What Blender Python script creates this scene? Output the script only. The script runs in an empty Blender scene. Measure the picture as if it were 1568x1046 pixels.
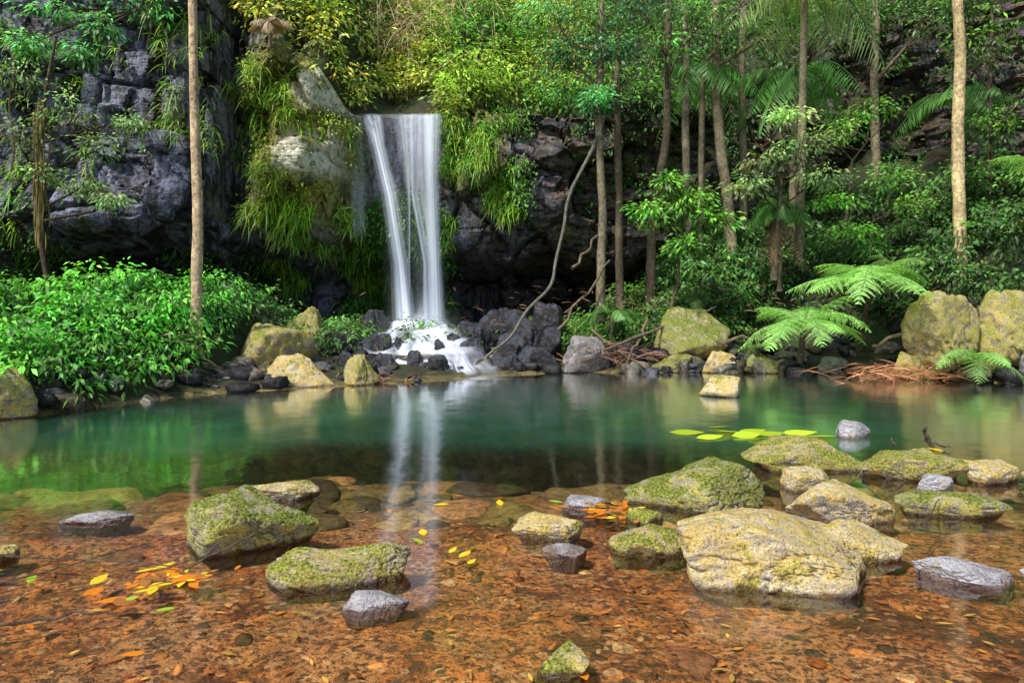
import bpy, bmesh, math, numpy as np
from mathutils import Vector
rng = np.random.default_rng(7)
scene = bpy.context.scene
R = math.radians

# ------------------------------------------------------------ numpy noise
def _h(ix, iy, iz, s=0):
    n = (ix.astype(np.int64)*374761393 + iy.astype(np.int64)*668265263 + iz.astype(np.int64)*2147483647 + s*1274126177) & 0xffffffff
    n = ((n ^ (n >> 13))*1274126177) & 0xffffffff
    n = ((n ^ (n >> 16))*2246822519) & 0xffffffff
    return ((n ^ (n >> 15)) & 0xffffff)/float(0xffffff)
def vn(x, y, z=None, s=0):
    x = np.asarray(x, float); y = np.asarray(y, float)
    x, y = np.broadcast_arrays(x, y)
    z = np.zeros_like(x) if z is None else np.broadcast_to(np.asarray(z, float), x.shape)
    ix, iy, iz = np.floor(x), np.floor(y), np.floor(z)
    fx, fy, fz = x-ix, y-iy, z-iz
    fx, fy, fz = [f*f*(3-2*f) for f in (fx, fy, fz)]
    r = 0
    for a in (0, 1):
        for b in (0, 1):
            for c in (0, 1):
                w = (fx if a else 1-fx)*(fy if b else 1-fy)*(fz if c else 1-fz)
                r = r + w*_h(ix+a, iy+b, iz+c, s)
    return r*2-1
def fbm(x, y, z=None, s=0, o=4):
    r = 0; a = 1; f = 1; t = 0
    for i in range(o):
        r = r + a*vn(np.asarray(x)*f, np.asarray(y)*f, None if z is None else np.asarray(z)*f, s+i*17)
        t += a; a *= .5; f *= 2.03
    return r/t
def vor(x, y, s=0):
    x = np.asarray(x, float); y = np.asarray(y, float)
    ix, iy = np.floor(x), np.floor(y)
    best = np.full(x.shape, 9.); sec = np.full(x.shape, 9.); cid = np.zeros(x.shape)
    z = np.zeros_like(x)
    for a in (-1, 0, 1):
        for b in (-1, 0, 1):
            cx = ix+a; cy = iy+b
            px = cx+.1+.8*_h(cx, cy, z, s); py = cy+.1+.8*_h(cx, cy, z+5, s)
            d = np.hypot(px-x, py-y); h = _h(cx, cy, z+9, s)
            m = d < best
            sec = np.where(m, best, np.minimum(sec, d)); cid = np.where(m, h, cid); best = np.where(m, d, best)
    return cid, sec-best
def ss(a, b, x):
    t = np.clip((np.asarray(x, float)-a)/(b-a), 0, 1); return t*t*(3-2*t)
def nz(v):
    return v/np.maximum(np.linalg.norm(v, axis=-1, keepdims=True), 1e-9)

# ------------------------------------------------------------ materials
def newmat(name):
    m = bpy.data.materials.new(name); m.use_nodes = True
    nt = m.node_tree; nt.nodes.clear()
    return m, nt
class NB:
    def __init__(s, nt): s.nt = nt
    def n(s, t, ins=None, **kw):
        nd = s.nt.nodes.new(t)
        for k, v in kw.items(): setattr(nd, k, v)
        for k, v in (ins or {}).items():
            if isinstance(v, bpy.types.NodeSocket): s.nt.links.new(v, nd.inputs[k])
            else: nd.inputs[k].default_value = v
        return nd
    def noise(s, vec, scale, detail=4, rough=.6, dist=0):
        return s.n('ShaderNodeTexNoise', {'Vector': vec, 'Scale': scale, 'Detail': detail, 'Roughness': rough, 'Distortion': dist}).outputs['Fac']
    def ramp(s, fac, stops, interp='LINEAR'):
        nd = s.n('ShaderNodeValToRGB', {'Fac': fac}); cr = nd.color_ramp; cr.interpolation = interp
        while len(cr.elements) < len(stops): cr.elements.new(.5)
        for e, (p, c) in zip(cr.elements, stops):
            e.position = p; e.color = (c, c, c, 1) if isinstance(c, (int, float)) else (*c, 1)
        return nd.outputs['Color']
    def mix(s, f, a, b, bt='MIX'):
        nd = s.n('ShaderNodeMix', data_type='RGBA', blend_type=bt)
        for i, v in ((0, f), (6, a), (7, b)):
            if isinstance(v, bpy.types.NodeSocket): s.nt.links.new(v, nd.inputs[i])
            else: nd.inputs[i].default_value = v if i == 0 or len(v) == 4 else (*v, 1)
        return nd.outputs[2]
    def m(s, op, a, b=0.):
        nd = s.n('ShaderNodeMath', operation=op)
        for i, v in ((0, a), (1, b)):
            if isinstance(v, bpy.types.NodeSocket): s.nt.links.new(v, nd.inputs[i])
            else: nd.inputs[i].default_value = v
        return nd.outputs[0]
    def out(s, sh): s.n('ShaderNodeOutputMaterial', {'Surface': sh})

def rock_mat(name, A, B, lichen, moss, lich_amt=.5, moss_amt=.5, rough=.7, wet_dark=.3, bump=.9, tsc=1.0, side=(.15, .125, .13), speck=.5):
    m, nt = newmat(name); b = NB(nt)
    tc = b.n('ShaderNodeTexCoord'); oi = b.n('ShaderNodeObjectInfo')
    off = b.m('MULTIPLY', oi.outputs['Random'], 37.)
    cmb = b.n('ShaderNodeCombineXYZ', {0: off, 1: off, 2: off})
    v = b.n('ShaderNodeVectorMath', {0: tc.outputs['Object'], 1: cmb.outputs[0]}, operation='ADD').outputs[0]
    geo = b.n('ShaderNodeNewGeometry')
    pos = b.n('ShaderNodeSeparateXYZ', {0: geo.outputs['Position']}); nor = b.n('ShaderNodeSeparateXYZ', {0: geo.outputs['Normal']})
    n1 = b.noise(v, 2.6*tsc, 5, .68, .6); n2 = b.noise(v, 7.*tsc, 6, .75, .5); n3 = b.noise(v, 55*tsc, 3, .7)
    col = b.mix(b.ramp(n1, [(.40, 0.), (.56, 1.)]), A, B)
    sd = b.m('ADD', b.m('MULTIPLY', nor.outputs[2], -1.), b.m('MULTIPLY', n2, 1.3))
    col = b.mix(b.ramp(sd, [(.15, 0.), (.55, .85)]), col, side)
    col = b.mix(b.m('MULTIPLY', b.ramp(n2, [(.60-.25*lich_amt, 0.), (.68-.2*lich_amt, 1.)]), .8), col, lichen)
    up = b.m('MULTIPLY', b.m('ADD', nor.outputs[2], .45), b.ramp(b.m('ADD', b.m('MULTIPLY', n1, .6), b.m('MULTIPLY', n2, .4)), [(.64-.32*moss_amt, 0.), (.70-.32*moss_amt, 1.)]))
    up.node.use_clamp = True
    col = b.mix(up, col, b.mix(b.ramp(n3, [(.4, 0.), (.58, 1.)]), b.mix(1., moss, (.35, .4, .4), 'MULTIPLY'), moss))
    col = b.mix(b.ramp(n2, [(.32, .75), (.42, 0.)]), col, b.mix(1., col, (.28, .25, .24), 'MULTIPLY'))
    col = b.mix(b.ramp(n3, [(.34, .8), (.48, 0.)]), col, b.mix(1., col, (.25, .22, .2), 'MULTIPLY'))
    col = b.mix(b.ramp(n3, [(.58, 0.), (.66, speck)]), col, (.78, .74, .60))
    wz = b.m('ADD', pos.outputs[2], b.m('MULTIPLY', b.m('SUBTRACT', n2, .5), -.12))
    w = b.ramp(wz, [(.018, 1.), (.042, 0.)])
    col = b.mix(w, col, b.mix(1., col, (wet_dark, wet_dark*.82, wet_dark*.75), 'MULTIPLY'))
    r = b.m('SUBTRACT', rough, b.m('MULTIPLY', w, .5))
    h = b.m('ADD', b.m('MULTIPLY', n2, 1.), b.m('MULTIPLY', n3, .3))
    bp = b.n('ShaderNodeBump', {'Height': h, 'Strength': bump, 'Distance': .09/tsc})
    p = b.n('ShaderNodeBsdfPrincipled', {'Base Color': col, 'Roughness': r, 'Normal': bp.outputs[0]})
    b.out(p.outputs[0]); return m

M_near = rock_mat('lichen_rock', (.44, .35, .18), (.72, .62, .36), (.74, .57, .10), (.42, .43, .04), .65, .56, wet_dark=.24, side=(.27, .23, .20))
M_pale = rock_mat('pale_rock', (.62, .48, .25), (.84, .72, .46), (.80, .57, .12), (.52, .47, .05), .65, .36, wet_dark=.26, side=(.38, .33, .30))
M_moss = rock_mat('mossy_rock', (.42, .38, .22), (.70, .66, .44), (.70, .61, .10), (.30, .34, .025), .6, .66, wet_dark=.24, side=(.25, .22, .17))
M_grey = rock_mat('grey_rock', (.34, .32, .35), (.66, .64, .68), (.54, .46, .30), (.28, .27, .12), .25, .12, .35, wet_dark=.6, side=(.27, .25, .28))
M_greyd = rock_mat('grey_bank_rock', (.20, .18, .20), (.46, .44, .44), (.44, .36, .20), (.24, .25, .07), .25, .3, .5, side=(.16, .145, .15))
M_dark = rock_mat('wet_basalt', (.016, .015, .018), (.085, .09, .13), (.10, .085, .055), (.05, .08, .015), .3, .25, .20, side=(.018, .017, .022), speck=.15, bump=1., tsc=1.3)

def cliff_material():
    m, nt = newmat('cliff_rock'); b = NB(nt)
    geo = b.n('ShaderNodeNewGeometry'); P = geo.outputs['Position']
    sv = b.n('ShaderNodeVectorMath', {0: P, 1: (1.6, 1., .35)}, operation='MULTIPLY').outputs[0]
    sh = b.n('ShaderNodeVectorMath', {0: P, 1: (.5, .5, 3.)}, operation='MULTIPLY').outputs[0]
    n1 = b.noise(P, .7, 5, .7); n2 = b.noise(sv, 1.4, 6, .72, .6); n3 = b.noise(P, 7, 5, .72); n4 = b.noise(sh, 2., 5, .65, .5)
    col = b.mix(b.ramp(n2, [(.43, 0.), (.62, 1.)]), (.020, .018, .021), (.35, .35, .50))  # dark slate; blue-violet sheen highlights painted in as pale patches
    xs = b.n('ShaderNodeSeparateXYZ', {0: P})
    rt = b.ramp(b.m('DIVIDE', b.m('ADD', xs.outputs[0], 3.), 5.), [(0., 0.), (1., 1.)])
    col = b.mix(b.m('MULTIPLY', rt, .85), col, b.mix(b.ramp(n4, [(.42, 0.), (.65, 1.)]), (.018, .015, .012), (.27, .18, .115)))
    col = b.mix(b.ramp(n1, [(.54, 0.), (.66, .75)]), col, (.12, .16, .02))
    col = b.mix(b.ramp(n3, [(.38, .85), (.5, 0.)]), col, (.012, .011, .012))
    low = b.ramp(b.m('DIVIDE', xs.outputs[2], 5.), [(.5, .75), (.75, 0.)])  # cave shade under the overhang put into the cliff colour
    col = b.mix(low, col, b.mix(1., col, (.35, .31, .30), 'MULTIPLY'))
    at = b.n('ShaderNodeSeparateColor', {0: b.n('ShaderNodeAttribute', attribute_name='Col').outputs['Color']})
    mossc = b.mix(b.ramp(n3, [(.4, 0.), (.6, 1.)]), (.09, .10, .015), (.48, .46, .06))
    col = b.mix(b.m('MULTIPLY', at.outputs[1], b.ramp(n2, [(.38, .2), (.5, 1.)])), col, mossc)
    pale = b.mix(b.ramp(n3, [(.38, 0.), (.52, 1.)]), (.25, .23, .12), (.85, .81, .64))
    col = b.mix(at.outputs[0], col, pale)
    h = b.m('ADD', b.m('MULTIPLY', n2, .7), b.m('ADD', b.m('MULTIPLY', n3, .35), b.m('MULTIPLY', n4, .6)))
    bp = b.n('ShaderNodeBump', {'Height': h, 'Strength': .9, 'Distance': .25})
    b.out(b.n('ShaderNodeBsdfPrincipled', {'Base Color': col, 'Roughness': b.ramp(n3, [(.3, .3), (.7, .6)]), 'Normal': bp.outputs[0]}).outputs[0])
    return m
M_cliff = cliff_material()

def ground_material():
    m, nt = newmat('ground_soil'); b = NB(nt)
    geo = b.n('ShaderNodeNewGeometry'); P = geo.outputs['Position']; xs = b.n('ShaderNodeSeparateXYZ', {0: P})
    n1 = b.noise(P, .9, 5, .7, .8); n2 = b.noise(P, 4, 6, .76, .6); n3 = b.noise(P, 30, 4, .75)
    vo = b.n('ShaderNodeTexVoronoi', {'Vector': b.n('ShaderNodeVectorMath', {0: P, 1: (1., 1.3, 1.)}, operation='MULTIPLY').outputs[0], 'Scale': 24.})
    bed = b.mix(b.ramp(n2, [(.40, 0.), (.60, 1.)]), (.20, .052, .012), (.85, .29, .06))
    bed = b.mix(b.ramp(n1, [(.44, 0.), (.60, .6)]), bed, (.62, .34, .14))
    bed = b.mix(b.ramp(n1, [(.34, .85), (.46, 0.)]), bed, (.09, .036, .015))
    hs = b.n('ShaderNodeSeparateColor', {0: vo.outputs['Color']}).outputs[0]
    bed = b.mix(b.ramp(hs, [(.78, 0.), (.82, .75)]), bed, (.11, .045, .022))
    bed = b.mix(b.ramp(hs, [(.07, .55), (.10, 0.)]), bed, (.80, .50, .24))
    bed = b.mix(b.ramp(n3, [(.40, .9), (.51, 0.)]), bed, (.035, .012, .005))
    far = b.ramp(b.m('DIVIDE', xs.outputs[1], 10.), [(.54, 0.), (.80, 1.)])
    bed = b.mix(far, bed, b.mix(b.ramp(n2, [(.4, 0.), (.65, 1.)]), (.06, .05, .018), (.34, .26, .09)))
    soil = b.mix(b.ramp(n2, [(.4, 0.), (.65, 1.)]), (.014, .012, .007), (.07, .045, .022))  # soil kept very dark, its colour standing in for shade behind foliage
    soil = b.mix(b.ramp(n1, [(.42, 0.), (.56, .9)]), soil, (.03, .06, .012))
    col = b.mix(b.ramp(xs.outputs[2], [(.0, 0.), (.10, 1.)]), bed, soil)
    h = b.m('ADD', n2, b.m('MULTIPLY', n3, .5))
    bp = b.n('ShaderNodeBump', {'Height': h, 'Strength': .9, 'Distance': .07})
    b.out(b.n('ShaderNodeBsdfPrincipled', {'Base Color': col, 'Roughness': .8, 'Normal': bp.outputs[0]}).outputs[0])
    return m
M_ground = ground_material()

def attr_mat(name, rough=.5, trans=.35, gloss=.05, noise_amt=0., gain=None):
    m, nt = newmat(name); b = NB(nt)
    col = b.n('ShaderNodeAttribute', attribute_name='Col').outputs['Color']
    if gain: col = b.mix(1., col, gain, 'MULTIPLY')
    nrm = None
    if noise_amt:
        geo = b.n('ShaderNodeNewGeometry')
        n = b.noise(b.n('ShaderNodeVectorMath', {0: geo.outputs['Position'], 1: (1., 1., .7)}, operation='MULTIPLY').outputs[0], 14, 5, .75)
        n_ = b.noise(geo.outputs['Position'], 3.5, 3, .7)
        col = b.mix(b.ramp(n, [(.38, noise_amt), (.56, 0.)]), col, b.mix(1., col, (.25, .21, .18), 'MULTIPLY'))
        col = b.mix(b.ramp(n_, [(.50, 0.), (.60, .6)]), col, b.mix(1., col, (1.5, 1.6, 1.5), 'MULTIPLY'))
        nrm = b.n('ShaderNodeBump', {'Height': n, 'Strength': .9, 'Distance': .04}).outputs[0]
    di = {'Color': col}; gi = {'Color': (1, 1, 1, 1), 'Roughness': rough}
    if nrm: di['Normal'] = nrm; gi['Normal'] = nrm
    s = b.n('ShaderNodeBsdfDiffuse', di).outputs[0]
    if trans:
        t = b.n('ShaderNodeBsdfTranslucent', {'Color': b.mix(1., col, (1.35, 1.25, .7), 'MULTIPLY')})
        s = b.n('ShaderNodeMixShader', {0: trans, 1: s, 2: t.outputs[0]}).outputs[0]
    gl = b.n('ShaderNodeBsdfGlossy', gi)
    b.out(b.n('ShaderNodeMixShader', {0: gloss, 1: s, 2: gl.outputs[0]}).outputs[0])
    return m
M_leaf = attr_mat('leaf', .5, .36, .03, gain=(1.7, 1.42, 1.8))
M_dry = attr_mat('dry_leaf', .6, .15, .02)
M_bark = attr_mat('bark', .6, 0, gloss=.015, noise_amt=.75)
M_bedstone = attr_mat('bed_stone', .4, 0, gloss=.03, noise_amt=.85)
M_waxy = attr_mat('floating_leaf', .3, .2, .06)

def water_material():
    m, nt = newmat('pool_water'); b = NB(nt)
    geo = b.n('ShaderNodeNewGeometry'); P = geo.outputs['Position']
    at = b.n('ShaderNodeAttribute', attribute_name='Col').outputs['Color']
    turb = b.n('ShaderNodeSeparateColor', {0: at}).outputs[0]
    n = b.noise(P, 1.3, 2, .5); n2 = b.noise(P, 7., 1, .5)
    bp = b.n('ShaderNodeBump', {'Height': b.m('ADD', n, b.m('MULTIPLY', n2, .12)), 'Strength': .12, 'Distance': .07})
    fr = b.n('ShaderNodeFresnel', {'IOR': 1.33, 'Normal': bp.outputs[0]}).outputs[0]
    gl = b.n('ShaderNodeBsdfGlossy', {'Color': (1, 1, 1, 1), 'Roughness': b.ramp(turb, [(0., .09), (.6, .15)]), 'Normal': bp.outputs[0]})
    tr = b.n('ShaderNodeBsdfTransparent', {'Color': (.97, .97, .92, 1)})
    df = b.n('ShaderNodeBsdfDiffuse', {'Color': b.mix(b.ramp(n, [(.35, 0.), (.65, 1.)]), (.018, .105, .050), (.032, .155, .090))})
    body = b.n('ShaderNodeMixShader', {0: turb, 1: tr.outputs[0], 2: df.outputs[0]})
    f = b.m('MULTIPLY', fr, 1.9); f.node.use_clamp = True
    b.out(b.n('ShaderNodeMixShader', {0: f, 1: body.outputs[0], 2: gl.outputs[0]}).outputs[0])
    return m
M_water = water_material()
def fall_material():
    m, nt = newmat('falling_water'); b = NB(nt)
    at = b.n('ShaderNodeAttribute', attribute_name='Col').outputs['Color']
    a = b.n('ShaderNodeSeparateColor', {0: at}).outputs[0]
    d = b.n('ShaderNodeBsdfDiffuse', {'Color': (.84, .89, 1., 1)}); t = b.n('ShaderNodeBsdfTranslucent', {'Color': (.84, .89, 1., 1)})
    w = b.n('ShaderNodeMixShader', {0: .2, 1: d.outputs[0], 2: t.outputs[0]})
    tr = b.n('ShaderNodeBsdfTransparent')
    b.out(b.n('ShaderNodeMixShader', {0: a, 1: tr.outputs[0], 2: w.outputs[0]}).outputs[0]); return m
M_fall = fall_material()

# ------------------------------------------------------------ mesh helpers
class Geo:
    def __init__(s): s.v = []; s.f = []; s.c = []; s.k = 0
    def add(s, v, f, c):
        v = np.asarray(v, float).reshape(-1, 3); f = np.asarray(f, int).reshape(-1, 4)
        c = np.asarray(c, float)
        if c.ndim == 1: c = np.tile(c, (len(v), 1))
        s.v.append(v); s.f.append(f+s.k); s.c.append(c); s.k += len(v)
    def strips(s, p, d, L, W, col, droop=.3, nseg=2, nrm=None, strap=False):
        p = np.asarray(p, float).reshape(-1, 3); N = len(p)
        if N == 0: return
        d = nz(np.broadcast_to(d, (N, 3)))
        L = np.broadcast_to(L, (N,)); W = np.broadcast_to(W, (N,)); droop = np.broadcast_to(droop, (N,))
        if nrm is None: nrm = np.array([0, -.45, 1.])+rng.normal(0, .5, (N, 3))
        side = nz(np.cross(d, np.broadcast_to(nrm, (N, 3))))
        ts = np.linspace(0, 1, nseg+1); V = np.zeros((N, nseg+1, 2, 3))
        for i, t in enumerate(ts):
            c = p+d*(L*t)[:, None]; c[:, 2] -= droop*L*t*t
            pr = (min(1, .35+2*t)*(1-t)**.6+.02) if strap else math.sin(math.pi*min(1, t**.85))+.04
            w = (W*.5*pr)[:, None]
            V[:, i, 0] = c-side*w; V[:, i, 1] = c+side*w
        b = np.arange(N)[:, None]*(nseg+1)*2; F = []
        for i in range(nseg):
            o = i*2; F.append(np.stack([b[:, 0]+o, b[:, 0]+o+1, b[:, 0]+o+3, b[:, 0]+o+2], 1))
        F = np.concatenate(F)
        col = np.broadcast_to(col, (N, 3)); C = np.repeat(col, (nseg+1)*2, axis=0)
        s.add(V.reshape(-1, 3), F, np.clip(C, 0, 1))
    def tube(s, pts, rad, col, n=10, wob=0.):
        pts = np.asarray(pts, float); rad = np.broadcast_to(rad, (len(pts),)); K = len(pts)
        T = nz(np.gradient(pts, axis=0)); ref = np.array([.3, 1., .1]); A = nz(np.cross(T, ref)); B = np.cross(T, A)
        th = np.linspace(0, 2*np.pi, n, endpoint=False)
        rr = rad[:, None]*(1+wob*vn(np.arange(K)[:, None]*.7+pts[0, 0], th[None]*1.1, s=3))
        V = pts[:, None]+rr[..., None]*(A[:, None]*np.cos(th)[None, :, None]+B[:, None]*np.sin(th)[None, :, None])
        i, j = np.meshgrid(np.arange(K-1), np.arange(n), indexing='ij'); j2 = (j+1) % n
        F = np.stack([i*n+j, i*n+j2, (i+1)*n+j2, (i+1)*n+j], -1).reshape(-1, 4)
        s.add(V.reshape(-1, 3), F, col)
    def obj(s, name, mat, parent=None, smooth=False, origin=None):
        v = np.concatenate(s.v); f = np.concatenate(s.f); c = np.concatenate(s.c)
        me = bpy.data.meshes.new(name)
        me.vertices.add(len(v)); me.vertices.foreach_set('co', v.astype(np.float32).ravel())
        me.loops.add(len(f)*4); me.loops.foreach_set('vertex_index', f.astype(np.int32).ravel())
        me.polygons.add(len(f)); me.polygons.foreach_set('loop_start', (np.arange(len(f))*4).astype(np.int32))
        try: me.polygons.foreach_set('loop_total', np.full(len(f), 4, np.int32))
        except Exception: pass
        me.update(calc_edges=True)
        a = me.color_attributes.new('Col', 'FLOAT_COLOR', 'POINT')
        a.data.foreach_set('color', np.concatenate([c, np.ones((len(c), 1))], 1).astype(np.float32).ravel())
        me.polygons.foreach_set('use_smooth', np.full(len(f), smooth))
        me.materials.append(mat); o = bpy.data.objects.new(name, me); scene.collection.objects.link(o)
        if parent: o.parent = parent
        return o
def empty(name, loc=(0, 0, 0)):
    o = bpy.data.objects.new(name, None); scene.collection.objects.link(o); o.empty_display_size = .2
    return o
def grid_faces(nr, nc):
    i, j = np.meshgrid(np.arange(nr-1), np.arange(nc-1), indexing='ij')
    return np.stack([i*nc+j, i*nc+j+1, (i+1)*nc+j+1, (i+1)*nc+j], -1).reshape(-1, 4)

# ------------------------------------------------------------ terrain
SX = [-60, -12, -9, -7.4, -6.6, -5.9, -3, -.65, 1, 7.6, 10.6, 14, 60]
SY = [2, 7.5, 9.2, 10.3, 11.8, 12.9, 14.2, 15.6, 16.5, 16.5, 14.3, 10.5, 2]
def shore(x): return np.interp(x, SX, SY)+.18*vn(np.asarray(x)*1.7, 0*np.asarray(x), s=4)
def terr(x, y):
    x = np.asarray(x, float); y = np.asarray(y, float)
    d = y-shore(x)
    n = fbm(x*.9, y*.9, s=11, o=4)
    up = .42*np.clip(d, 0, 3.6)+ss(3, 8, x)*np.clip(d-1.6, 0, 8)*.55
    up = up*(1+.2*n)+.10*n*ss(0, 1, d)
    p2 = ss(-6.8, -5.6, x)*(1-ss(2., 3.4, x)); up = up*(1-.62*p2)
    depth_far = .7*np.clip(-d, 0, 10)
    depth_near = .075+.045*ss(3.6, 5.5, y)+.20*ss(5.3, 7.2, y)+1.7*ss(7.3, 11., y+.5*vn(x*.5, y*.5, s=44))
    dep = np.minimum(depth_far, depth_near)-.03*n-.025*fbm(x*4, y*4, s=31)
    z = np.where(d > 0, up, -np.maximum(dep, .015*np.clip(-d*6, 0, 1)))
    back = 1.4*(1-ss(-3.5, 1.6, y))
    return z+back*(1-(d > 0))
YX = [-60, -24, -15, -8, -5.6, -4.8, -1.8, 0, 4, 10, 16, 24, 60]
YY = [6, 15, 18, 19.6, 20., 20.9, 20.9, 21.5, 22.6, 23, 21.5, 17, 6]
TX = [-60, -24, -12, -9, -7.3, -5.6, -4.7, -2., -1.2, 2, 6, 10, 24, 60]
TZ = [14, 13, 11.5, 10.8, 9.3, 8.3, 7.25, 7.25, 7.9, 8.0, 8.4, 10, 13, 14]
def topz(x): return np.interp(x, TX, TZ)
def cliff_y(x, z):
    x = np.asarray(x, float); z = np.asarray(z, float)
    y = np.interp(x, YX, YY)
    fall = ss(-5., -4.6, x)*(1-ss(-2.1, -1.7, x))
    rec = 2.6*(1-ss(2.3, 3.5, z+.5*vn(x*.8, z*0, s=8)))
    wx = x+.25*fbm(x, z, s=50); wz = z+.25*fbm(x, z, s=51)
    c1, e1 = vor(wx/1.7, wz/1.9, 1); c2, e2 = vor(wx/.6, wz/.8, 2); c3, e3 = vor(wx/.9, wz/.32, 3)
    rgt = ss(-1, 1, x)
    c2 = c2*(1-rgt)+c3*rgt; e2 = e2*(1-rgt)+e3*rgt
    amp = 1-.8*fall
    bl = (c1-.5)*1.4+(c2-.5)*.5
    bl = bl+.28*(1-ss(0, .12, e1))+.12*(1-ss(0, .12, e2))
    y = y+rec+bl*amp+.18*fbm(x*1.5, z*1.5, s=60, o=4)
    y = y-1.5*np.exp(-((x+5.9)/1.25)**4-((z-6.6)/2.4)**4)
    y = y-1.0*ss(-9.7, -9.5, x)*(1-ss(-8.3, -8.1, x))*ss(3.6, 4., z)
    y = y-1.6*np.exp(-((x+11.4)/1.5)**2-((z-3.9)/1.1)**2)
    y = y+.9*np.exp(-((x+7.9)/.35)**2)*ss(3.5, 4.5, z)
    y = y-.9*np.exp(-((x-.6)/1.8)**2-((z-5.2)/1.6)**4)
    return y
def pale_mask(X, Z):
    n = fbm(X*2, Z*2, s=5)
    return np.clip(1.4*np.exp(-((X+5.2)/.72)**4-((Z-7.65)/.55)**4)+1.3*np.exp(-((X+5.6)/.75)**4-((Z-5.8)/.6)**4)*ss(-.35, .1, n), 0, 1)
gx = np.concatenate([-np.geomspace(200, 15, 18), np.arange(-14, 14.01, .085), np.geomspace(15, 200, 18)])
gy = np.concatenate([-np.geomspace(200, 3, 18), np.arange(-2.5, 2, .4), np.arange(2, 7.5, .05), np.arange(7.5, 24, .12), np.geomspace(24.5, 200, 14)])
X, Y = np.meshgrid(gx, gy); Z = terr(X, Y)
g = Geo(); g.add(np.stack([X, Y, Z], -1), grid_faces(*X.shape), np.array([0, 0, 0.])); g.obj('ground', M_ground, smooth=True)
wx_ = np.arange(-16, 18.01, .2); wy_ = np.concatenate([np.arange(-3.2, 18.6, .2)])
X, Y = np.meshgrid(wx_, wy_); dep = np.clip(-terr(X, Y), 0, 3)
turb = (1-np.exp(-1.25*dep))*.97*ss(.22, .85, dep)
g = Geo(); g.add(np.stack([X, Y, 0*X], -1), grid_faces(*X.shape), np.stack([turb]*3, -1).reshape(-1, 3)); g.obj('water', M_water, smooth=True)
cx = np.concatenate([-np.geomspace(60, 16.2, 20), np.arange(-16, 16.01, .07), np.geomspace(16.2, 60, 20)]); nr = 160
t = np.linspace(0, 1, nr)
X = np.tile(cx, (nr, 1)); Z = -.6+(topz(X)+.35*vn(X*.9, X*0, s=77)*(1-ss(-5, -4.7, X)*(1-ss(-2, -1.6, X)))+.6)*t[:, None]
Yc = cliff_y(X, Z)
pale = pale_mask(X, Z)
mossm = np.clip(1.3*np.exp(-((X+6.)/1.5)**4-((Z-6.4)/2.6)**4)+.8*np.exp(-((X+1.2)/1.)**4-((Z-6.5)/1.6)**4), 0, 1)
g = Geo(); g.add(np.stack([X, Yc, Z], -1), grid_faces(*X.shape), np.stack([pale, mossm, 0*pale], -1).reshape(-1, 3)); g.obj('cliff', M_cliff, smooth=False)
tt = np.concatenate([[0], np.geomspace(.3, 45, 60)])
def hill(x, t):
    fall = np.exp(-((x+3.4)/1.2)**2)
    return np.where(t > 0, 1, 0)*(1.15*t*(1-.6*fall*np.exp(-t/2))+.7*fbm(x*.5, t*.5, s=90)*ss(0, 2, t))
X = np.tile(cx, (len(tt), 1)); T = np.tile(tt[:, None], (1, len(cx)))
y0 = Yc[-1]; z0 = Z[-1]
g = Geo(); g.add(np.stack([X, y0[None]+T, z0[None]+hill(X, T)], -1), grid_faces(*X.shape), np.array([0, 0, 0.])); g.obj('hillside', M_ground, smooth=True)
def hill_pt(x, t):
    return np.stack([x, np.interp(x, cx, y0)+t, np.interp(x, cx, z0)+hill(x, t)], -1)

# ------------------------------------------------------------ boulders
ICO = {}
def ico(n):
    if n not in ICO:
        bm = bmesh.new(); bmesh.ops.create_icosphere(bm, subdivisions=n, radius=1); bm.verts.ensure_lookup_table()
        ICO[n] = (np.array([v.co[:] for v in bm.verts]), np.array([[v.index for v in f.verts] for f in bm.faces])); bm.free()
    return ICO[n]
def rock_shape(n, seed, k=16, npl=15, rough=.05):
    r_ = np.random.default_rng(seed); v, f = ico(n)
    P = nz(r_.normal(0, 1, (npl, 3))); P[0] = [0.05, -.1, 1]; P[0] /= np.linalg.norm(P[0])
    d = r_.uniform(.60, 1., npl); d[0] = .78
    q = np.clip(v@P.T, 0, None)/d
    r = (np.sum(q**k, 1)+1e-6)**(-1/k); r = np.clip(r, .4, 1.25)
    n1 = fbm(v[:, 0]*1.8+seed, v[:, 1]*1.8, v[:, 2]*1.8, s=seed % 97, o=5); n2 = 1-2*np.abs(fbm(v[:, 0]*3.3+seed, v[:, 1]*3.3, v[:, 2]*3.3, s=seed % 89+5, o=4))
    r = r*(1+rough*1.9*n1-rough*.8*ss(.8, 1, n2)+rough*.35*fbm(v[:, 0]*9+seed, v[:, 1]*9, v[:, 2]*9, s=3, o=3))
    return v*r[:, None], f
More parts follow.
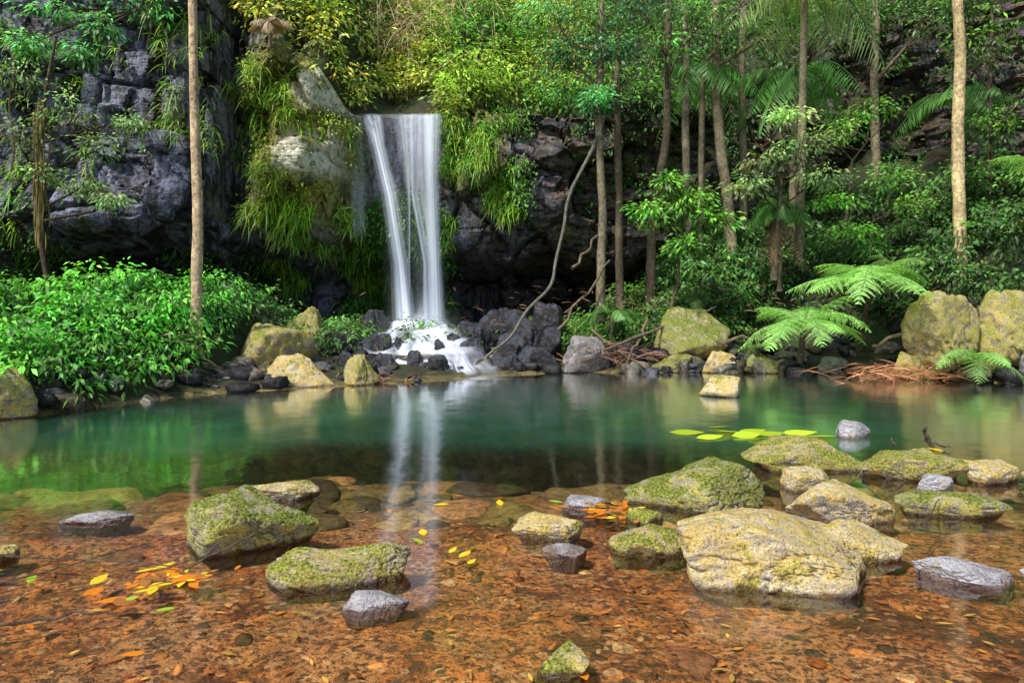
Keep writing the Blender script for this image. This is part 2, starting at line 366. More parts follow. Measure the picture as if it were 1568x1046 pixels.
def boulder(name, x, y, w, h, mat, dp=None, seed=1, rot=0, n=5, zb=None, k=22, deform=None, rough=.075, cz=.25):
    """w width and dp depth at the widest level, h top height; sits in water/ground, only its lower part buried"""
    v, f = rock_shape(n, seed, k, rough=rough)
    dp = dp or w*.75
    v = v-(v.max(0)+v.min(0))/2; v = v/(v.max(0)-v.min(0))
    if deform: v = deform(v)
    c, s = math.cos(rot), math.sin(rot)
    if zb is None:
        zc = cz*h; z = v[:, 2]*2; z = zc+np.where(z > 0, z*(h-zc), z*(zc+.32)); z = np.maximum(z, -.24)
        pin = 1-.15*ss(0, -.2, z); oz = 0
    else:
        z = v[:, 2]*(h-zb); oz = (h+zb)/2; pin = 1
    v = v*np.array([w, dp, 1])*1.03
    v = np.stack([(v[:, 0]*c-v[:, 1]*s)*pin, (v[:, 0]*s+v[:, 1]*c)*pin, z], 1)
    me = bpy.data.meshes.new(name); me.from_pydata(v.tolist(), [], f.tolist())
    me.polygons.foreach_set('use_smooth', [True]*len(f)); me.materials.append(mat)
    o = bpy.data.objects.new(name, me); o.location = (x, y, oz); scene.collection.objects.link(o)
    return o
def d_peak(px):
    def f(v):
        v = v.copy(); m = np.clip(v[:, 2]+.2, 0, 1); v[:, 0] = v[:, 0]*(1-.5*m)+px*m*.6; v[:, 1] *= (1-.35*m); return v
    return f
def d_saddle(v):
    v = v.copy(); v[:, 2] -= .16*np.exp(-((v[:, 0]-.02)/.2)**2)*(v[:, 2] > 0); v[:, 0] = np.sign(v[:, 0])*np.abs(v[:, 0]*2)**.75/2; return v
def d_slopeR(v):
    v = v.copy(); m = v[:, 2] > 0; v[:, 2] = np.where(m, v[:, 2]*(1-.75*ss(-.15, .5, v[:, 0])-.2*ss(-.25, -.5, v[:, 0])), v[:, 2]); v[:, 2] *= np.where(m, .5/v[:, 2].max(), 1); return v
def d_slopeL(v):
    v = v*np.array([-1, 1, 1.]); v = d_slopeR(v); return v*np.array([-1, 1, 1.])
near = [
 ('mossy_boulder', -1.94, 5.02, 1.10, .37, M_moss, .75, 11, .1, d_peak(.0)),
 ('flat_rock', -2.10, 6.25, .66, .12, M_pale, .45, 12, .3, None),
 ('pillow_boulder', -1.12, 4.42, .88, .22, M_near, .46, 13, .05, d_saddle),
 ('small_rock', -.79, 3.99, .36, .07, M_grey, .22, 14, 0, None),
 ('flat_rock', -3.39, 5.6, .56, .04, M_grey, .33, 15, .1, None),
 ('lichen_boulder', -8.2, 10.1, 2.0, .98, M_near, 1.4, 16, .2, None),
 ('small_rock', -3.62, 4.72, .36, .08, M_pale, .3, 17, 0, None),
 ('large_boulder', 1.74, 4.58, 1.22, .37, M_pale, 1.0, 18, -.16, d_slopeR),
 ('boulder', 2.50, 4.85, .56, .21, M_pale, .45, 19, -.3, d_slopeR),
 ('boulder', 2.68, 5.6, .84, .29, M_pale, .6, 20, -.3, d_slopeR),
 ('mossy_boulder', 1.61, 6.0, 1.20, .36, M_moss, .75, 21, .0, None),
 ('boulder', 1.0, 4.92, .60, .16, M_near, .40, 22, .1, None),
 ('boulder', .27, 5.22, .54, .13, M_pale, .38, 23, .2, None),
 ('flat_rock', .38, 4.85, .32, .035, M_grey, .22, 24, .1, None),
 ('flat_rock', .62, 5.95, .42, .07, M_grey, .3, 25, .1, None),
 ('boulder', 3.08, 7.45, 1.26, .30, M_near, .85, 26, .1, d_slopeL),
 ('boulder', 2.80, 6.5, .50, .18, M_pale, .35, 27, .1, None),
 ('wet_rock', 4.42, 8.95, .48, .20, M_grey, .4, 28, .4, None),
 ('boulder', 4.10, 6.95, 1.12, .24, M_near, .75, 29, .1, None),
 ('boulder', 3.68, 5.75, .95, .17, M_moss, .45, 30, 0, None),
 ('wet_rock', 2.92, 4.42, .58, .10, M_grey, .38, 31, -.3, d_slopeR),
 ('wet_rock', 3.40, 4.2, .42, .13, M_grey, .35, 32, .0, None),
 ('boulder', 4.72, 6.75, .55, .20, M_pale, .45, 33, .0, None),
 ('boulder', 5.25, 6.65, .5, .16, M_pale, .4, 34, .5, None),
 ('small_rock', .24, 3.3, .26, .10, M_near, .22, 35, .5, None),
 ('boulder', 3.86, 12.65, .84, .37, M_pale, .6, 36, .1, None),
 ('small_rock', 1.07, 5.5, .30, .10, M_near, .24, 37, .1, None),
 ('small_rock', 3.95, 6.35, .42, .17, M_grey, .3, 38, .1, None),
 ('boulder', 5.9, 6.9, .9, .28, M_near, .7, 39, .1, None),
 ('small_rock', 4.55, 7.6, .4, .12, M_near, .3, 41, .1, None),
]
for (nm, x, y, w, h, mt, dp, sd, rot, df) in near:
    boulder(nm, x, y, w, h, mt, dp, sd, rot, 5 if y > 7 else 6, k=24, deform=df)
far = [
 ('mossy_boulder', -5.15, 15.2, 2.05, 1.25, M_near, 1.5, 51, .1, -.5), ('boulder', -4.4, 14.25, 2.0, .66, M_pale, 1.1, 52, .1, -.6),
 ('lichen_boulder', -3.2, 14.3, .85, .62, M_near, .7, 53, 0, -.4), ('boulder', -5.3, 17.2, 1.2, 1.6, M_near, 1., 54, .2, -.1),
 ('boulder', -6.4, 17.4, 1.45, 1.5, M_greyd, 1., 55, 0, .0), ('boulder', -7.4, 16.9, 1.0, 1.3, M_greyd, .9, 56, 0, .2),
 ('wet_boulder', -3.8, 19., 1.1, 1.5, M_dark, .9, 57, .5, .0), ('wet_boulder', -4.25, 17., 1.35, 1.0, M_dark, 1., 58, .3, -.3),
 ('wet_boulder', -3.5, 16.9, 1.15, .95, M_dark, 1., 59, .1, -.3), ('wet_boulder', -3.75, 15.7, .9, .6, M_dark, .8, 60, .1, -.3),
 ('wet_boulder', -2.95, 15.9, .8, .55, M_dark, .6, 61, .4, -.3), ('wet_boulder', -1.70, 15.9, .7, .5, M_dark, .6, 62, .2, -.3),
 ('wet_boulder', -2.3, 16.1, .7, .58, M_dark, .6, 63, .2, -.3), ('wet_boulder', -1.0, 16.9, 1., .8, M_dark, .9, 64, .2, -.3),
 ('wet_boulder', -2.75, 16.9, .55, .86, M_dark, .6, 86, .2, -.3), ('wet_boulder', -1.85, 16.9, .6, .80, M_dark, .6, 87, .9, -.3),
 ('wet_boulder', -.9, 18.2, 1.2, 1.2, M_dark, 1.1, 65, .1, -.1), ('wet_boulder', -.05, 18.9, 2.0, 1.55, M_dark, 1.2, 66, .2, 0),
 ('wet_boulder', 1.05, 19., 1.2, 1.75, M_dark, 1.1, 67, .2, .1), ('wet_boulder', .05, 17.9, 1.2, .95, M_dark, .9, 68, .2, -.1),
 ('wet_boulder', .95, 17.7, 1., 1.15, M_dark, .8, 69, .5, 0), ('wet_boulder', .6, 16.9, 1.3, .65, M_dark, .8, 70, .1, -.3),
 ('wet_boulder', -.3, 16.6, 1.0, .5, M_dark, .8, 84, .1, -.3), ('wet_boulder', -1.35, 17.4, .8, .9, M_dark, .7, 85, .6, -.3),
 ('boulder', 1.85, 16.9, 1.4, .88, M_greyd, 1.1, 71, .1, -.4), ('mossy_boulder', 4.65, 17.5, 2.1, 1.6, M_moss, 1.5, 72, -.2, -.1),
 ('boulder', 5.1, 16.7, 1.1, .52, M_pale, .8, 73, 0, -.3), ('boulder', 3.9, 16.8, 1.2, .45, M_moss, .8, 74, 0, -.3),
 ('mossy_boulder', 9.5, 15.0, 1.75, 1.97, M_near, 1.5, 75, .1, .15), ('lichen_boulder', 11.0, 14.6, 1.7, 2.0, M_near, 1.4, 76, .3, .2),
 ('boulder', 7.7, 16.5, 1., .4, M_greyd, .7, 77, .2, -.3), ('boulder', 6.1, 16.6, 1.1, .45, M_moss, .7, 78, .2, -.3),
 ('boulder', 10.75, 14.1, .7, .75, M_greyd, .6, 79, .2, -.2), ('boulder', 2.9, 17.3, 1.2, .7, M_dark, .8, 80, .2, -.2),
 ('boulder', 9.0, 15.3, .9, .6, M_near, .7, 81, .2, -.2), ('boulder', -5.9, 14.2, .9, .35, M_greyd, .7, 82, .2, -.2),
 ('boulder', -6.2, 15.6, 1., .8, M_greyd, .8, 83, .2, 0), ('boulder', -5.5, 13.6, .9, .12, M_pale, .6, 88, .2, -.3),
]
for (nm, x, y, w, h, mt, dp, sd, rot, zb) in far:
    boulder(nm, x, y, w, h, mt, dp, sd, rot, 5, zb=zb, k=36, deform=d_peak((sd % 5-2)*.12), rough=.11)

def stones(name, pts, mat, cols, seed0, n=3, flat=.5):
    V = []; F = []; C = []; k = 0
    for i, (x, y, z, w) in enumerate(pts):
        v, f = rock_shape(n, seed0+i % 40, 18, 11, .05); a = rng.uniform(0, 6.28); c, s = math.cos(a), math.sin(a)
        v = v*np.array([w*rng.uniform(.8, 1.3), w*rng.uniform(.6, 1.), w*flat*rng.uniform(.7, 1.3)])*.5
        v = np.stack([v[:, 0]*c-v[:, 1]*s, v[:, 0]*s+v[:, 1]*c, v[:, 2]], 1)+np.array([x, y, z])
        V.append(v); F.append(f+k); k += len(v); C.append(np.tile(np.array(cols[rng.integers(len(cols))])*rng.uniform(.6, 1.3), (len(v), 1)))
    V = np.concatenate(V); F = np.concatenate(F); C = np.clip(np.concatenate(C), 0, 1)
    me = bpy.data.meshes.new(name); me.from_pydata(V.tolist(), [], F.tolist())
    a = me.color_attributes.new('Col', 'FLOAT_COLOR', 'POINT'); a.data.foreach_set('color', np.concatenate([C, np.ones((len(C), 1))], 1).astype(np.float32).ravel())
    me.polygons.foreach_set('use_smooth', [True]*len(F)); me.materials.append(mat)
    o = bpy.data.objects.new(name, me); scene.collection.objects.link(o)
P = []
for i in range(850):
    y = rng.uniform(2.6, 8.); x = rng.uniform(-.85, .85)*y; w = rng.choice([.03, .04, .06, .10])*rng.uniform(.7, 1.4)
    P.append((x, y, float(terr(x, y))-w*.03, w))
stones('pebbles', P, M_bedstone, [(.45, .13, .03), (.70, .28, .08), (.18, .08, .04), (.75, .44, .20), (.12, .07, .045)], 200, 2, .32)
P = []
for i in range(230):
    y = rng.uniform(5.8, 9.4); x = rng.uniform(-.75, .75)*y; w = rng.uniform(.2, .9)
    P.append((x, y, float(terr(x, y))+.0, w))
stones('submerged_stones', P, M_bedstone, [(.26, .17, .06), (.42, .27, .10), (.16, .11, .05), (.50, .26, .10)], 300, 3, .18)
P = [(x, y, float(terr(x, y))-.025, w) for (x, y, w) in [(.9, 3.5, .42), (1.4, 3.3, .38), (2.2, 3.9, .5), (.2, 4.2, .3), (1.0, 3.2, .4), (-.2, 4.6, .3), (1.9, 3.2, .4), (-2.4, 3.4, .3), (-1.3, 3.3, .25), (.6, 4.4, .35), (-2.9, 5.0, .4), (2.3, 3.3, .35), (-.4, 3.6, .3), (-.1, 5.4, .35), (-1.6, 5.9, .55)]]
stones('submerged_slabs', P, M_bedstone, [(.34, .13, .05), (.24, .10, .05)], 340, 3, .16)
P = []
for i in range(330):
    x = rng.uniform(-8, 12); d = abs(rng.normal(.1, .9))-.15; y = float(shore(x))+d; w = rng.uniform(.12, .6)
    if -6.2 < x < 2.5: y += rng.uniform(0, 2.2)
    P.append((x, y, max(float(terr(x, y)), -.1)+w*.10, w))
stones('shore_stones', P, M_bedstone, [(.05, .046, .05), (.10, .10, .12), (.20, .18, .15), (.10, .09, .05), (.025, .025, .027)], 400, 3, .7)

# ------------------------------------------------------------ waterfall
wf = empty('waterfall')
def strand(name, kx, alpha, seed, yb=19.5, zt=7.30, zb=.7, edge=1.3, freq=3., thr=0., fl=.35, top=0.):
    """kx: (height fraction, centre x, width) knots down the fall"""
    nr_, nc = 90, 60
    kx = np.array(kx, float)
    s = np.linspace(0, 1, nr_)[:, None]; u = np.linspace(-1, 1, nc)[None]
    z = zt-(zt-zb)*s+0*u
    y = 20.35-(20.35-yb)*s**.6+.05*np.sin(u*3+seed)
    xc = np.interp(s, kx[:, 0], kx[:, 1]); w = np.interp(s, kx[:, 0], kx[:, 2])/2
    x = xc+u*w*1.15
    st = .5+.5*vn(u*freq+seed, s*.8, s=seed)+fl*vn(u*freq*3.5, s*1.5, s=seed+1)
    br = .5+.5*vn(u*1.5+9, s*7, s=seed+5)
    a = alpha*np.clip(1-np.abs(u)**2, 0, 1)**edge*np.clip(.45+.8*st-thr, 0, 1.2)*(.8+.3*br*s)
    a = a*ss(0, .015+top, s+0*u)*(1-ss(.9, 1., s+0*u)*.8)
    g = Geo(); g.add(np.stack([x, y, z], -1), grid_faces(nr_, nc), np.stack([np.clip(a, 0, .96)]*3, -1).reshape(-1, 3))
    g.obj(name, M_fall, wf, True)
strand('left_strand', [(0, -4.15, .62), (.15, -3.95, .46), (.38, -3.56, .46), (.68, -3.24, .5), (1, -3.04, .7)], .8, 1)
strand('left_core', [(0, -4.25, .4), (.2, -3.88, .26), (.38, -3.57, .24), (.68, -3.22, .28), (1, -3.0, .5)], 1., 2, yb=19.4)
strand('middle_strand', [(0, -3.30, .6), (.25, -3.08, .30), (.4, -3.0, .12), (1, -2.9, .01)], .5, 8, yb=19.45)
strand('right_strand', [(0, -2.72, 1.2), (.30, -2.62, .95), (.55, -2.38, .60), (1, -2.24, .75)], .58, 3)
strand('right_core', [(0, -2.4, .6), (.3, -2.36, .42), (.68, -2.24, .38), (1, -2.2, .6)], 1., 4, yb=19.4)
strand('right_inner', [(0, -2.85, .4), (.38, -2.82, .2), (.68, -2.44, .2), (1, -2.35, .4)], .75, 6, yb=19.35)
strand('veil', [(0, -3.3, 2.4), (.5, -2.9, 1.7), (1, -2.75, 1.7)], .09, 5, yb=19.6, thr=.1, freq=9)
strand('thin_trickle', [(0, -4.62, .35), (1, -4.5, .5)], .30, 7, yb=20.1, zb=3.6, thr=.1, freq=5)
strand('spray', [(0, -2.65, .7), (.8, -2.6, 1.5), (1, -2.55, 2.2)], .34, 9, yb=19.2, zt=2.2, zb=.35, freq=2, fl=.1, top=.6)
strand('spray_low', [(0, -2.6, 1.), (.8, -2.5, 2.0), (1, -2.4, 2.8)], .40, 10, yb=18.6, zt=1.7, zb=.3, freq=2, fl=.1, top=.5)
strand('mist', [(0, -2.5, 1.6), (.6, -2.4, 2.6), (1, -2.3, 3.2)], .16, 13, yb=17.4, zt=1.8, zb=.1, freq=1.5, fl=.0, top=.7)
nr_, nc = 12, 60; s = np.linspace(0, 1, nr_)[:, None]; u = np.linspace(-1, 1, nc)[None]
g = Geo(); x = -3.35+u*1.22+0*s; y = 21.6-1.25*s+0*u; z = 7.34-.04*s**4+0.03*vn(u*6, s*2)
g.add(np.stack([x, y, z], -1), grid_faces(nr_, nc), np.stack([np.clip(.35+.4*vn(u*9, s), 0, .7)]*3, -1).reshape(-1, 3)); g.obj('lip_water', M_fall, wf, True)
def cascade(name, x0, x1, w0, w1, y0_, y1_, z0_, z1_, seed, alpha, hgt=.2):
    nr_, nc = 120, 120; s = np.linspace(0, 1, nr_)[:, None]; u = np.linspace(-1, 1, nc)[None]
    x = x0+(x1-x0)*s+u*(w0+(w1-w0)*s)/2; y = y0_+(y1_-y0_)*s+0*u
    z = z0_+(z1_-z0_)*s+hgt*fbm(x*1.6, y*1.6, s=seed)*np.sin(np.pi*np.clip(s, .05, .95))
    z = z+hgt*.5*np.sin(s*14+u*2)*(1-s)
    st = .42+1.2*fbm(u*3.4+seed, s*2.6, s=seed, o=3)+.30*vn(u*14, s*4., s=seed+3)
    a = alpha*(1-np.abs(u)**2)*np.clip(st, 0, 1)*ss(0, .12, s+0*u)*(1-ss(.8, 1, s+0*u))
    g = Geo(); g.add(np.stack([x, y, z], -1), grid_faces(nr_, nc), np.stack([np.clip(a, 0, .93)]*3, -1).reshape(-1, 3)); g.obj(name, M_fall, wf, True)
cascade('cascade_upper', -2.65, -2.5, 1.8, 2.5, 19.7, 17.7, 1.15, .80, 21, 1.6, .12)
cascade('cascade_middle', -2.5, -2.2, 2.4, 3.3, 18.4, 16.0, .95, .42, 22, 1.3, .18)
cascade('cascade_front', -2.4, -1.8, 2.5, 3.5, 17.2, 15.45, .70, .02, 23, 1.3, .16)
cascade('cascade_side', -2.0, -1.2, .9, 1.3, 17.8, 15.6, .9, .05, 29, 1.3, .12)
cascade('side_flow', -1.6, -1.0, .3, .6, 17., 15.5, .75, .02, 26, 1.3, .1)
cascade('pool_foam', -1.9, -1.6, 3.2, 3.4, 15.9, 14.9, .025, .012, 27, .6, .0)

# ------------------------------------------------------------ foliage helpers
BRT = np.array([.20, .38, .035]); YEL = np.array([.29, .42, .06]); GRN = np.array([.095, .28, .028]); MID = np.array([.060, .175, .028])
DRK = np.array([.03, .09, .02]); BLU = np.array([.065, .24, .06])
def blob(F, c, r, ncl, npl, size, col, cvar=.35, spread=.28, droop=.35, asp=.42):
    c = np.asarray(c, float); r = np.broadcast_to(r, (3,)).astype(float)
    d = nz(rng.normal(0, 1, (ncl, 3))); rad = rng.uniform(.35, 1.05, (ncl, 1))
    cc = c+d*rad*r
    br = rng.uniform(1-cvar*1.7, 1+cvar*2.0, (ncl, 1))*(.78+.45*d[:, 2:3])  # light from above put into leaf colour: upper clumps brighter, lower darker
    hue = rng.normal(0, .10, (ncl, 3)); hue[:, 0] += rng.uniform(-.25, .30, ncl)
    N = ncl*npl; idx = np.repeat(np.arange(ncl), npl)
    sp = spread*r.mean()**.5
    off = rng.normal(0, 1, (N, 3))*np.array([sp, sp, sp*.45])
    p = cc[idx]+off
    dr = nz(off)*np.array([1, 1, .5])+d[idx]*.5+rng.normal(0, .35, (N, 3)); dr[:, 2] -= .25
    L = size*rng.uniform(.6, 1.35, N)
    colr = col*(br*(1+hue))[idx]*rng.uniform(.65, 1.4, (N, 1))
    F.strips(p, dr, L, L*asp, colr, droop)
def frond(F, base, dr, L, droop, npin, pl, pw, col, bip=0, swing=.55, pdroop=.25, R=None):
    base = np.asarray(base, float); dr = nz(np.asarray(dr, float)); t = np.linspace(.08, .99, npin)
    bend = np.array([-dr[1], dr[0], 0])*rng.normal(0, .12)*L
    c = base+dr*L*t[:, None]+bend*(t**2)[:, None]; c[:, 2] -= droop*L*t**2
    tan = nz(dr*np.ones((npin, 1))+np.array([0, 0, -1])*2*droop*t[:, None])
    side = nz(np.cross(tan, [0, 0, 1.])+rng.normal(0, .1, 3)); up = np.cross(side, tan)
    prof = np.sin(np.pi*np.clip(t*.93+.06, 0, 1)**(.8 if bip else 1.))**.75
    tb = np.linspace(0, 1, 9); cb = base+dr*L*tb[:, None]+bend*(tb**2)[:, None]; cb[:, 2] -= droop*L*tb**2
    (R or F).tube(cb, np.linspace(.016, .004, 9)*L/1.5, col*.6, 5)
    for s in (-1, 1):
        d = nz(side*s+tan*swing-up*pdroop+rng.normal(0, .09, (npin, 3))); pLen = pl*prof*rng.uniform(.82, 1.12, npin)
        cl = col*rng.uniform(.75, 1.25, (npin, 1))
        if not bip: F.strips(c, d, pLen, pw, cl, .25, 2, up+rng.normal(0, .15, (npin, 3)))
        else:
            q = np.linspace(.05, 1, bip)
            pc = (c[:, None]+d[:, None]*(pLen[:, None]*q)[..., None]); pc[..., 2] -= .3*pLen[:, None]*q**2
            s2 = nz(np.cross(d, up)); ll = (L*.040*(1-q*.8))[None]*prof[:, None]**.5
            for k in (-1, 1):
                dd = nz(s2*k+d*.5)
                F.strips(pc.reshape(-1, 3), np.repeat(dd, bip, 0), ll.ravel(), pw*np.ones(ll.size), np.repeat(cl, bip, 0)*rng.uniform(.8, 1.2, (ll.size, 1)), .15, 2, np.repeat(up, bip, 0)+rng.normal(0, .25, (ll.size, 3)))
def crown(F, base, nfr, L, up, droop, npin, pl, pw, col, bip=0, a0=0, **kw):
    for i in range(nfr):
        a = a0+2*math.pi*i/nfr+rng.uniform(-.3, .3); e = up*rng.uniform(.4, 1.6)
        frond(F, base, (math.cos(a), math.sin(a), e), L*rng.uniform(.7, 1.15), droop*rng.uniform(.6, 1.3), npin, pl, pw, col*rng.uniform(.7, 1.2), bip, **kw)

# hill vegetation
F = Geo()
for i in range(2600):
    x = rng.uniform(-17, 20) if i % 3 else rng.normal(-3.4, 3.2); tdist = rng.uniform(-.2, 8.5)
    if -4.7 < x < -2.1 and tdist < 1.1: continue
    c = hill_pt(np.array([x]), np.array([max(tdist, .01)]))[0]; c[2] += rng.uniform(.1, .9)
    ctr = math.exp(-((x+3)/5.5)**2)
    n = float(vn(x*.6, c[2]*.6, s=3))
    if ctr > .3: col = YEL*1.1 if n > .2 else (BRT*1.1 if n > -.3 else GRN*1.3)  # sunlit hill centre painted with yellower, brighter leaf colours
    elif x < -8: col = GRN if n > 0 else MID
    else: col = MID*1.2 if n > -.1 else GRN
    if x > 2: col = col*.85
    rr_ = rng.uniform(.45, .95)
    if -4.9 < x < -1.9 and tdist < 2.5: rr_ = .35; c[2] -= .1
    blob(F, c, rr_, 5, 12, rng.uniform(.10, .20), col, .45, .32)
for i in range(80):   # growth round the lip
    a = rng.choice([-1, 1]); x = (-4.85-rng.uniform(0, .9)) if a < 0 else (-1.95+rng.uniform(0, 1.4)); c = hill_pt(np.array([x]), np.array([.1]))[0]; c[1] -= .2; c[2] += rng.uniform(-.2, .7)
    if a < 0: c[1] += 1.2
    blob(F, c, .35, 5, 12, .12, BRT, .4, .25)
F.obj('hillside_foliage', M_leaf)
F = Geo()
N = 2200; x = rng.normal(-3.4, 1.5, N); p = hill_pt(x, rng.uniform(2., 6.5, N)); p[:, 2] += rng.uniform(.6, 1.7, N); p[:, 1] -= .8
dd = rng.normal(0, 1, (N, 3))*[1, .5, .5]; dd[:, 2] += .3
F.strips(p, dd, rng.uniform(.4, 1.4, N), .020, np.array([.72, .56, .34])*rng.uniform(.5, 1.3, (N, 1)), 1.0, 4, strap=True)
F.obj('dry_vines', M_dry)

def cliff_cover(F, n, xr, zr, mode, col, L=.4, W=.06, per=9, mask=None, cvar=.3, thr=-.15):
    x = rng.uniform(*xr, n); z = rng.uniform(*zr, n)
    m = (fbm(x*.8, z*.8, s=33, o=3) > thr) & (pale_mask(x, z) < .3)
    if mask is not None: m &= mask(x, z)
    x, z = x[m], z[m]; z = np.minimum(z, topz(x)-.05); y = cliff_y(x, z)-.04
    br = rng.uniform(1-cvar, 1+cvar*1.5, (len(x), 1))*(.7+.6*vn(x*1.2, z*1.2, s=8)[:, None]**2+.15*rng.normal(0, 1, (len(x), 1))); br = np.clip(br, .25, 2); i = np.repeat(np.arange(len(x)), per); N = len(i)
    p = np.stack([x, y, z], 1)[i]+rng.normal(0, .08 if mode == 'strap' else .15, (N, 3))
    p[:, 1] = np.minimum(p[:, 1], y[i])-rng.uniform(0, .1, N)
    d = rng.normal(0, .6, (N, 3)); d[:, 1] = -np.abs(d[:, 1])-.5; d[:, 2] += (.4 if mode == 'strap' else -.2)
    c = col*br[i]*rng.uniform(.6, 1.4, (N, 1))*(1+np.array([.25, 0, 0])*rng.normal(0, 1, (N, 1)))
    LL = L*rng.uniform(.4, 1.4, N)
    if mode == 'strap': F.strips(p, d, LL, W, c, rng.uniform(.5, 1.2, N), 4, strap=True)
    else: F.strips(p, d, LL, LL*.5, c, .4)
F = Geo()
FERN = np.array([.20, .42, .03])
cliff_cover(F, 360, (-8., -4.6), (3.4, 8.4), 'strap', FERN, .32, .04, 10)
cliff_cover(F, 500, (-7.8, -4.5), (2.2, 4.4), 'strap', FERN*.9, .40, .045, 10)
cliff_cover(F, 400, (-2., .1), (2.3, 7.3), 'strap', FERN*.85, .38, .042, 10)
cliff_cover(F, 180, (-2., .1), (5.6, 8.), 'strap', FERN, .3, .04, 10)
cliff_cover(F, 90, (-9.9, -8.), (4, 10), 'strap', FERN, .42, .04, 9)
cliff_cover(F, 330, (-15, -8), (3, 10.5), 'strap', FERN*.85, .42, .04, 9, thr=.02)
F.obj('cliff_ferns', M_leaf)
F = Geo()
cliff_cover(F, 900, (-7.8, -4.6), (2.4, 8.6), 'leaf', np.array([.19, .30, .03]), .10, 0, 14, lambda x, z: (fbm(x*1.3, z*1.3, s=5) < .2))
cliff_cover(F, 900, (-5.2, -1.8), (1.2, 4.9), 'leaf', GRN*.9, .12, 0, 12)
cliff_cover(F, 380, (-7.5, -1.8), (1.4, 4.), 'strap', GRN*.95, .3, .05, 9)
cliff_cover(F, 700, (-2.2, .5), (2.2, 7.8), 'leaf', GRN*1., .11, 0, 12)
cliff_cover(F, 2300, (-16, -4), (.8, 3.5), 'leaf', MID*.9, .11, 0, 14)
cliff_cover(F, 350, (-14, -8), (4, 11), 'leaf', GRN*.9, .12, 0, 12, thr=.08)
cliff_cover(F, 700, (2, 16), (4, 10), 'leaf', MID*.9, .15, 0, 14)
F.obj('cliff_creepers', M_leaf)

def under(name, n, xr, dr_, col, size, hh, zoff=.15, npl=9, cond=None, rr=.35):
    F = Geo(); 
    for i in range(n):
        x = rng.uniform(*xr); y = float(shore(x))+rng.uniform(*dr_)
        if cond and not cond(x, y): continue
        z = float(terr(x, y))+zoff+rng.uniform(0, hh)
        blob(F, (x, y, z), (rr, rr, rr*.8), 4, npl, size*rng.uniform(.8, 1.2), col*(.4+.8*(z-float(terr(x, y)))/(hh+zoff))*rng.uniform(.65, 1.25), .4, .22, .45)  # shaded gaps put into leaf colour: clumps darken towards the ground
    return F.obj(name, M_leaf)
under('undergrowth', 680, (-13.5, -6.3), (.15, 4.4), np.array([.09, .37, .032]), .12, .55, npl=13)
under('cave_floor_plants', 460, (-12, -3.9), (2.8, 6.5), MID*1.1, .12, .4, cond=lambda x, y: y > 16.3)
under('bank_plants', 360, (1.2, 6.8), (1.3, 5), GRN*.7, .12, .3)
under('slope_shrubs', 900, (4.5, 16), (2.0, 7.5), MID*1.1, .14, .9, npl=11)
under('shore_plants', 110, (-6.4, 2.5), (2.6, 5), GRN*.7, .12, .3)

def tree(name, pts, r0, r1, blobs, barkcol, leafcol, size=.18, ncl=14, npl=22, flare=1.6, wob=.1):
    e = empty(name); T = Geo(); pts = np.asarray(pts, float)
    K = 60; s = np.linspace(0, 1, K); q = np.linspace(0, 1, len(pts)); pp = np.stack([np.interp(s, q, pts[:, i]) for i in range(3)], 1)
    pp[:, 0] += .05*vn(s*6+r0*77, s*0, s=2); rr = r0+(r1-r0)*s; rr[:3] *= np.array([flare, 1+(flare-1)*.45, 1.08])
    cc = barkcol*(1+.3*vn(pp[:, 2]*3, pp[:, 0], s=9))[:, None]
    T.tube(pp, rr, np.repeat(cc, 12, 0), 12, wob)
    for (x, y, z, r) in blobs:
        j = int(np.argmin(np.abs(pp[:, 2]-(z-r*1.2)))); a = pp[j]; b_ = np.array([x, y, z]); m_ = (a+b_)/2+rng.normal(0, .15, 3)
        T.tube(np.array([a, m_, b_]), [r1*.5+.015, r1*.35+.01, .01], barkcol*.8, 6)
        for k in range(4): T.tube(np.array([m_, b_+rng.normal(0, r*.55, 3)]), [.015, .005], barkcol*.8, 4)
    T.obj('trunk', M_bark, e, True)
    if blobs:
        L = Geo()
        for (x, y, z, r) in blobs: blob(L, (x, y, z), (r, r, r*.65), ncl, npl, size, leafcol*rng.uniform(.75, 1.3), .45, .24)
        L.obj('crown', M_leaf, e)
    return e
TAN = np.array([.66, .48, .30]); GB = np.array([.24, .20, .13]); DB = np.array([.10, .075, .05])
tree('slender_tree', [(-6.5, 14.1, .1), (-6.48, 14.1, 3), (-6.55, 14.1, 7), (-6.6, 14.1, 13)], .125, .07, [(-7.3, 14.4, 11.8, 1.1), (-6, 13.8, 12.8, 1.2), (-6.6, 14.6, 13.6, 1.2)], TAN, GRN)
tree('slender_tree', [(11.2, 17, 1.9), (11.15, 17, 5), (11.1, 17, 9), (11.1, 17, 15)], .15, .11, [(11, 17, 14.5, 1.5), (12, 17, 13.2, 1.2)], TAN*np.array([1., 1.05, .9]), GRN)
tree('rainforest_tree', [(2.35, 18, 1.2), (2.4, 18, 4), (2.3, 18, 7), (2.4, 18, 9.6)], .13, .07, [(2.2, 17.7, 9, 1.1), (3.4, 17.6, 9.6, 1.1), (1.4, 18, 8.3, .8), (2.6, 17.6, 8.2, .8), (2.1, 17.5, 6.9, .45), (1.0, 17.8, 9.3, .8)], GB, BLU*1.1, .13, 16, 30)
tree('rainforest_tree', [(4.0, 19.8, 1.5), (4.1, 19.8, 4), (4.5, 19.8, 7), (4.6, 19.8, 11)], .15, .09, [(4.1, 19, 8.9, 1.), (5.4, 19.2, 9.6, 1.2), (3.4, 19.4, 10.1, 1.)], DB*1.5, MID*1.7, .14)
